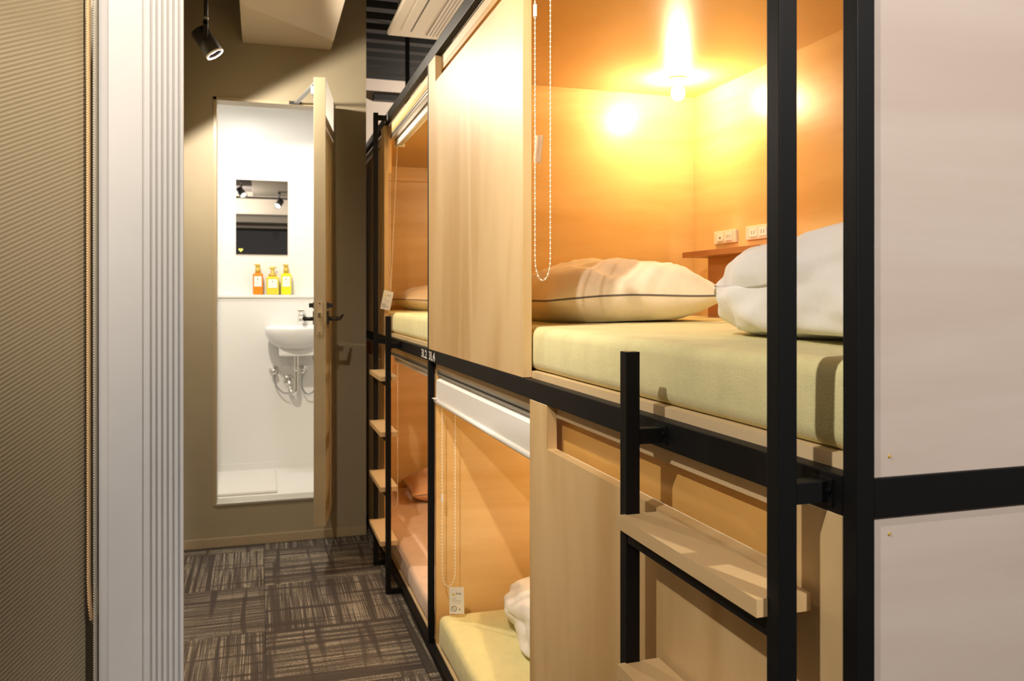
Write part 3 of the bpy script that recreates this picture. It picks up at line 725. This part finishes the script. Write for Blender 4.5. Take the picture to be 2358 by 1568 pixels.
# ------------------------------------------------------------------ roller blinds
def chain(pts, pitch=0.0114, r=0.0024):
    """bead chain along a polyline"""
    b = MB(); pts = [Vector(p) for p in pts]
    b.tube(pts, 0.0009, n=5)
    acc = 0.0
    for a, c in zip(pts, pts[1:]):
        L = (c - a).length
        while acc < L:
            b.sphere(a + (c - a) * (acc / L), r); acc += pitch
        acc -= L
    return b
def loop_pts(xa, ya, za, xb, yb, zb_, zlow):
    w_ = abs(ya - yb) / 2; n = 10
    pts = [(xa, ya, za)]
    h = 0.05
    cy_ = (ya + yb) / 2
    for k in range(n + 1):
        t = PI * k / n
        y_ = cy_ + (ya - cy_) * math.cos(t)
        pts.append(((xa + xb) / 2 + (xa - xb) / 2 * math.cos(t), y_, zlow + h - h * math.sin(t)))
    pts.append((xb, yb, zb_))
    return pts
def warn_tag(parent, c, u, v, w_=0.044, h=0.088):
    """plastic care tag hung on the chain; u across, v down, print on the side facing the corridor"""
    c = Vector(c); u = Vector(u).normalized(); v = Vector(v).normalized(); n = u.cross(v)
    ctr = c + v * h / 2
    t = MB().obox(ctr, u * w_ / 2, v * h / 2, n * 0.0006, bev=0.0004).build('warning_tag', 'label_white', parent)
    side = n if n.dot(Vector((-0.3, -1, 0))) > 0 else -n
    P = lambda a, b: c + u * (a - 0.5) * w_ + v * b * h + side * 0.0009
    def flat(polys, name, mat):
        b = MB()
        for q in polys:
            A = [b.bm.verts.new(P(*k)) for k in q]; b.bm.faces.new(A)
        b.build(name, mat, t)
    flat([[(0.20, 0.30), (0.40, 0.30), (0.30, 0.20)]], 'warning_triangle', 'sign_yellow')
    flat([[(0.47, 0.21), (0.60, 0.21), (0.60, 0.235), (0.47, 0.235)], [(0.52, 0.235), (0.555, 0.235), (0.555, 0.275), (0.52, 0.275)], [(0.66, 0.21), (0.79, 0.21), (0.79, 0.235), (0.66, 0.235)], [(0.66, 0.25), (0.79, 0.25), (0.79, 0.27), (0.66, 0.27)],
          [(0.2, 0.42), (0.45, 0.42), (0.45, 0.43), (0.2, 0.43)], [(0.2, 0.50), (0.82, 0.50), (0.82, 0.508), (0.2, 0.508)], [(0.36, 0.58), (0.82, 0.58), (0.82, 0.588), (0.36, 0.588)], [(0.66, 0.80), (0.74, 0.80), (0.74, 0.86), (0.66, 0.86)]], 'print_lines', 'ink_grey')
    ring = []
    m_ = 20; asp = w_ / h
    for k in range(m_):
        a0, a1 = 2 * PI * k / m_, 2 * PI * (k + 1) / m_
        f = lambda a, r: (0.32 + r * math.cos(a), 0.80 + r * asp * math.sin(a))
        ring.append([f(a0, 0.19), f(a1, 0.19), f(a1, 0.155), f(a0, 0.155)])
    d = 0.707 * 0.17
    ring.append([(0.32 - d, 0.80 - d * asp - 0.008), (0.32 - d, 0.80 - d * asp + 0.012), (0.32 + d, 0.80 + d * asp + 0.008), (0.32 + d, 0.80 + d * asp - 0.012)])
    flat(ring, 'prohibition_symbol', 'ink_black')
    return t
def blind(label, y0, y1, ztop, drop, xf=0.590, xo=0.0):
    b = thing('roller_blind', label, 'blind', (0.605, (y0 + y1) / 2, ztop), 'roller blinds of the pods')
    h = MB().box(X0 + 0.024, X0 + 0.046, y0, y1, ztop - 0.022, ztop, bev=0.002); h.build('head_rail', 'aluminium', b)
    MB().box(X0 + 0.0225, X0 + 0.024, y0 + 0.01, y1 - 0.01, ztop - 0.013, ztop - 0.009).build('rail_groove', 'slot_dark', b)
    xr, zr, rr = X0 + 0.070, ztop - 0.0265, 0.021
    MB().cyl((xr, y0 + 0.012, zr), (xr, y1 - 0.012, zr), rr, n=28).build('fabric_roll', 'blind_fabric', b)
    for yy in (y0, y1 - 0.008): box(xr - 0.024, xr + 0.024, yy, yy + 0.008, zr - 0.024, ztop - 0.001, bev=0.002).build('end_bracket', 'cream_plastic', b)
    xb_ = xf
    if drop > 0.03:
        s = MB(); pr = [(X0 + 0.046, ztop - 0.023), (xb_, ztop - 0.035), (xb_, ztop - drop)]
        for (xa, za), (xc, zc) in zip(pr, pr[1:]):
            q = [(xa, y0 + 0.012, za), (xa, y1 - 0.012, za), (xc, y1 - 0.012, zc), (xc, y0 + 0.012, zc)]
            s.bm.faces.new([s.bm.verts.new(p_) for p_ in q])
            s.bm.faces.new([s.bm.verts.new((p_[0] + 0.0006, p_[1], p_[2])) for p_ in q[::-1]])
        s.build('fabric', 'blind_fabric', b)
        MB().cyl((xb_, y0 + 0.004, ztop - drop - 0.006), (xb_, y1 - 0.030, ztop - drop - 0.006), 0.0075, n=16).build('bottom_bar', 'blind_fabric', b)
        c = MB().cyl((xb_, y1 - 0.030, ztop - drop - 0.006), (xb_, y1 + 0.002, ztop - drop - 0.006), 0.0068, n=14)
        c.box(xb_ - 0.012, xb_ + 0.008, y1 - 0.032, y1 + 0.006, ztop - drop + 0.0015, ztop - drop + 0.003)
        c.build('bar_cap', 'white_plastic', b)
    else:
        MB().cyl((xr - 0.0160, y0 + 0.012, zr - 0.0215), (xr - 0.0160, y1 - 0.012, zr - 0.0215), 0.0065, n=14).build('bottom_bar', 'blind_fabric', b)
    return b
# big upper pod: blind rolled up, chain hangs beside the panel edge
bA = blind('rolled-up white roller blind over the opening with the big beige pillow', 0.690, 1.700, 1.9755, 0.0)
pts = loop_pts(0.5795, 1.694, 1.95, 0.6125, 1.686, 1.95, 1.257)
chain(pts).build('bead_chain', 'bead_white', bA)
MB().box(0.576, 0.583, 1.690, 1.698, 1.838, 1.866, bev=0.0015).build('chain_connector', 'white_plastic', bA)
cl = MB()
cl.obox((0.5835, 1.692, 1.548), (0.004, 0, -0.0006), (0, 0.008, 0.0022), (0.0007, -0.007, 0.028), bev=0.002)
cl.obox((0.5900, 1.690, 1.546), (0.0012, 0, 0), (0, 0.010, 0.002), (0.0007, -0.008, 0.030), bev=0.001)
cl.build('chain_clip', 'clear_plastic', bA)
# lower pod: blind partly lowered, loop with tag
bB = blind('white roller blind partly lowered over the lower opening with the lemon mattress', 1.675, 2.728, 0.974, 0.100, xf=0.574)
pts = loop_pts(0.587, 2.684, 0.90, 0.630, 2.676, 0.90, 0.245)
chain(pts).build('bead_chain', 'bead_white', bB)
MB().box(0.5835, 0.5905, 2.680, 2.688, 0.53, 0.555, bev=0.0015).build('chain_connector', 'white_plastic', bB)
warn_tag(bB, (0.632, 2.665, 0.245), (0.93, -0.37, 0.04), (0.02, 0, -1), 0.050, 0.090)
# pod near bathroom, upper: rolled up; lower: rolled up
bC = blind('rolled-up white roller blind over the upper opening near the bathroom', 2.7935, 3.790, 1.9755, 0.0)
pts = [(0.5795, 3.772, 1.93), (0.577, 3.770, 1.26), (0.579, 3.77, 1.25), (0.582, 3.77, 1.262), (0.6125, 3.772, 1.93)]
chain(pts).build('bead_chain', 'bead_white', bC)
warn_tag(bC, (0.571, 3.760, 1.250), (0.92, -0.30, -0.22), (-0.20, 0.05, -1), 0.046, 0.088)
bD = blind('rolled-up white roller blind over the lower opening near the bathroom', 2.7935, 3.790, 0.974, 0.0)
pts = loop_pts(0.5795, 3.772, 0.93, 0.6125, 3.765, 0.93, 0.24)
chain(pts).build('bead_chain', 'bead_white', bD)

# ------------------------------------------------------------------ ceiling things
def cassette():
    x0, x1, y0, y1, z = 0.640, 1.40, 3.10, 4.28, 2.600
    a = thing('air_conditioner', 'cream ceiling cassette air conditioner under the black ceiling', 'air conditioner', ((x0 + x1) / 2, (y0 + y1) / 2, z))
    MB().box(x0, x1, y0, y1, z, z + 0.03, bev=0.012, seg=3).build('front_panel', 'ac_panel', a)
    MB().box(x0 + 0.05, x1 - 0.05, y0 + 0.05, y1 - 0.05, z + 0.03, 2.97).build('casing', 'grey_metal', a)
    MB().box(x0 + 0.105, x0 + 0.112, y0 + 0.05, y1 - 0.10, z - 0.0015, z + 0.004).build('outlet_slot', 'slot_dark', a)
    MB().box(x0 + 0.060, x0 + 0.105, y0 + 0.05, y1 - 0.10, z - 0.003, z + 0.003, bev=0.001).build('louvre_flap', 'ac_panel', a)
    MB().box(x0 + 0.196, x1 - 0.04, y0 + 0.05, y1 - 0.06, z - 0.0004, z + 0.001).build('grille_backing', 'slot_dark', a)
    for k in range(12):
        xx = x0 + 0.20 + k * 0.017
        MB().box(xx, xx + 0.0125, y0 + 0.05, y1 - 0.06, z - 0.004, z + 0.001, bev=0.0008).build('grille_slat', 'ac_panel', a)
    return a
cassette()
tag(MB().box(0.897, 0.922, 5.19, 5.215, 0, 3.0, bev=0.001).build('black_pole', 'black_metal', loc=(0.91, 5.2, 0)), 'slim black pole rising behind the bunks to the ceiling', 'pole')
vb = MB().box(0.86, 1.15, 6.44, 6.50, 2.78, 2.83, bev=0.004)
tag(vb.build('wall_bracket', 'lamp_black', loc=(1.0, 6.5, 2.78)), 'dark flat bracket on the beige wall beyond the bunks', 'bracket')
def track(label, a, b):
    a, b = Vector(a), Vector(b); c = (a + b) / 2; d = (b - a) / 2
    t = thing('light_track', label, 'light track', c)
    sd = d.normalized().cross(Vector((0, 0, 1)))
    MB().obox(c + Vector((0, 0, 0.0125)), d, sd * 0.017, (0, 0, 0.0125), bev=0.002).build('track_bar', 'lamp_black', t)
    for k in (-0.8, 0.8):
        p = c + d * k; ztop = 2.73 if p.y < -0.6 else 2.97
        MB().cyl(p + Vector((0, 0, 0.025)), (p.x, p.y, ztop), 0.006, n=10).build('hanger_rod', 'lamp_black', t)
track('black lighting track under the ceiling along the corridor', (-0.205, 0.95, 2.52), (-0.205, 3.70, 2.52))
track('black lighting track crossing the entrance before the ribbed blind', (-2.3, 0.165, 2.52), (-0.30, 0.165, 2.52))
track('black lighting track crossing the rear room', (-2.3, -0.99, 2.52), (2.2, -0.99, 2.52))
track('added black lighting track beyond the bunks for the upturned spotlight', (2.10, 4.6, 2.52), (2.10, 6.2, 2.52))  # made-up track out of view, only carries the added uplight
def spotlight(pos, aim, label, power, ztrack=2.52, angle=178, blend=0.12, radius=0.022, col=SPOTC):
    pos = Vector(pos); ax = (Vector(aim)).normalized()
    s = thing('track_spotlight', label, 'spotlight', (pos.x, pos.y, pos.z), 'black cylinder spotlights on the tracks')
    R_, L_ = 0.037, 0.115
    back = pos - ax * L_
    can = MB().lathe(pos, [(0, -L_), (R_ * 0.9, -L_), (R_, -L_ + 0.006), (R_, 0.0), (R_ - 0.004, 0.0), (R_ - 0.005, -0.018), (0, -0.018)], axis=ax, n=32)
    can.build('lamp_can', 'lamp_black', s)
    MB().lathe(pos, [(R_ + 0.0008, -0.005), (R_ + 0.0012, 0.002), (R_ - 0.003, 0.003), (R_ - 0.004, -0.003)], axis=ax, n=32).build('lens_ring', 'white_plastic', s)
    MB().lathe(pos, [(0, -0.0165), (R_ - 0.006, -0.0165), (R_ - 0.006, -0.0175), (0, -0.0175)], axis=ax, n=32).build('lens', 'lens_glow', s)
    j = pos - ax * (L_ * 0.55)
    side = ax.cross(Vector((0, 0, 1))).normalized()
    a = MB().box(j.x - 0.009, j.x + 0.009, j.y - 0.012 - 0.032, j.y + 0.004 - 0.032, j.z - 0.015, j.z + 0.07, bev=0.002)
    a.box(j.x - 0.009, j.x + 0.009, j.y - 0.044, j.y + 0.010, j.z + 0.055, j.z + 0.072, bev=0.002)
    a.build('yoke', 'lamp_black', s)
    MB().cyl((j.x, j.y, j.z + 0.066), (j.x, j.y, ztrack), 0.0085, n=14).build('stem', 'lamp_black', s)
    MB().cyl((j.x, j.y, j.z + 0.088), (j.x, j.y, j.z + 0.100), 0.0105, n=14).build('stem_collar', 'grey_metal', s)
    MB().box(j.x - 0.014, j.x + 0.014, j.y - 0.05, j.y + 0.05, ztrack - 0.022, ztrack + 0.001, bev=0.002).build('track_adapter', 'lamp_black', s)
    lo = light('SPOT', 'spot_beam', pos + ax * 0.010, power, col, s, spot_size=math.radians(angle), spot_blend=blend, shadow_soft_size=radius)
    lo.rotation_euler = ax.to_track_quat('-Z', 'Y').to_euler()
    return s
spotlight((-0.1756, 3.55, 2.220), (0.55, -0.06, -0.83), 'black cylinder spotlight hanging in front of the bathroom wall', P_SPOT * 1.15)
spotlight((-0.160, 1.15, 2.30), (0.72, 1.0, -1.1), 'added black cylinder spotlight over the corridor to fill the front panels', P_SPOT * 1.85, angle=86, blend=1.0)  # unseen fill lamp, added to brighten the front panels and carpet
spotlight((-0.75, 0.20, 2.26), (0.85, 0.30, -0.55), 'black cylinder spotlight on the entrance track before the ribbed blind', P_SPOT * 1.6, col=NEUTR)
spotlight((0.95, -0.95, 2.32), (0.0, 0.77, -0.64), 'added black cylinder spotlight on the rear track to brighten the bunk end', P_SPOT * 2.6, angle=58, blend=0.6, col=NEUTR)  # extra lamp out of view, added to brighten the pale end panels
spotlight((0.20, 0.20, 2.30), (-0.42, 0.73, -0.72), 'added black cylinder spotlight under the beige boxed duct to light the ribbed blind', P_SPOT * 1.5, ztrack=2.478, angle=38, blend=1.0)  # invented lamp; its narrow cone makes the blind fade towards the bottom
spotlight((2.05, 5.60, 2.30), (-0.75, -0.25, 0.35), 'added black cylinder spotlight turned up to brighten the air conditioner', P_SPOT * 4.5)  # unseen uplight added so the cassette comes out bright
spotlight((-0.60, -0.95, 2.32), (0.1, -0.75, -0.60), 'added black cylinder spotlight on the rear track to fill the rear room', P_SPOT * 2.0, col=NEUTR)  # added fill for the rear room that the mirror reflects

# ------------------------------------------------------------------ left foreground: fluted jamb, ribbed blind, cords
yc_ = 0.95
prof = [(-0.166, 1.02), (-0.166, 0.968), (-0.162, 0.962), (-0.1555, 0.9545), (-0.153, 0.950), (-0.1205, 0.950), (-0.1198, 0.9515), (-0.1188, 0.9515), (-0.1180, 0.950), (-0.1135, 0.950)]
k0, pitch = -0.1130, 0.0056
for k in range(6):
    b0 = k0 + k * pitch
    prof += [(b0, 0.950), (b0 + 0.0008, 0.9522), (b0 + 0.0020, 0.9522), (b0 + 0.0028, 0.950)]
prof += [(-0.0794, 0.950), (-0.0790, 0.9515), (-0.0935, 1.08), (-0.11, 1.08), (-0.11, 1.02)]
jm = struct('trim_5', MB().prism(prof, 'z', 0, 1.58), 'vinyl_white', 'pale grey vertical jamb with fluted edge beside the ribbed blind', 'jamb')
lb = thing('ribbed_blind', 'tan diagonal-ribbed fabric blind hanging beside the pale fluted jamb', 'blind', (-0.1815, 0.98, 0.10))
bu, bn = Vector((-0.66, -0.7513, 0)), Vector((0.7513, -0.66, 0))      # the blind is turned towards the corridor
def bpart(s0, s1, z0_, z1_, th, bev): return MB().obox(Vector((-0.1815, 0.980, (z0_ + z1_) / 2)) + bu * (s0 + s1) / 2, bu * (s1 - s0) / 2, bn * th, (0, 0, (z1_ - z0_) / 2), bev=bev)
fb = MB().box(0, 0.50, -0.0015, 0.0015, 0.12, 1.57, bev=0.0008).build('fabric', 'twill_blind', loc=(0, 0, 0.10))
fb.parent = lb; fb.location = (0, 0, 0); fb.rotation_euler = (0, 0, math.atan2(bu.y, bu.x))
bpart(0.0, 0.50, 0.10, 0.12, 0.008, 0.002).build('bottom_bar', 'taupe_trim', lb)
bpart(-0.005, 0.51, 1.57, 1.60, 0.012, 0.003).build('head_box', 'taupe_trim', lb)
def cordpath(x_, y_, z0_, z1_, wob, seed):
    return [(x_ + wob * noise.noise(Vector((z0_ + (z1_ - z0_) * k / 24 * 1.5, seed, 0))), y_, z0_ + (z1_ - z0_) * k / 24) for k in range(25)]
xt = -0.1757
zl = 0.868
tan = cordpath(xt, 0.969, 1.575, zl + 0.05, 0.0006, 1.0)
tan += [(xt + 0.0010, 0.969, zl + 0.025), (xt + 0.0030, 0.969, zl + 0.006), (xt + 0.0060, 0.969, zl), (xt + 0.0070, 0.9685, zl + 0.012), (xt + 0.0072, 0.9700, zl + 0.04)]
b = MB().tube(tan, 0.0022, n=10)
back = [(xt + 0.0074, 0.9735, zl + 0.04 + k * 0.05) for k in range(14)]
b.tube(back, 0.0018, n=8)
b.build('pull_cord', 'cord_tan', lb)
g = MB().tube(cordpath(xt + 0.0068, 0.966, 1.575, 0.35, 0.0006, 5.0), 0.0021, n=10)
g.build('pull_cord', 'cord_grey', lb)
g = MB().tube(cordpath(xt + 0.0076, 0.9705, 1.575, 1.02, 0.0004, 9.0) + [(xt + 0.0076, 0.972, 0.95), (xt + 0.0075, 0.972, 0.55)], 0.0017, n=10)
g.build('pull_cord', 'cord_grey', lb)
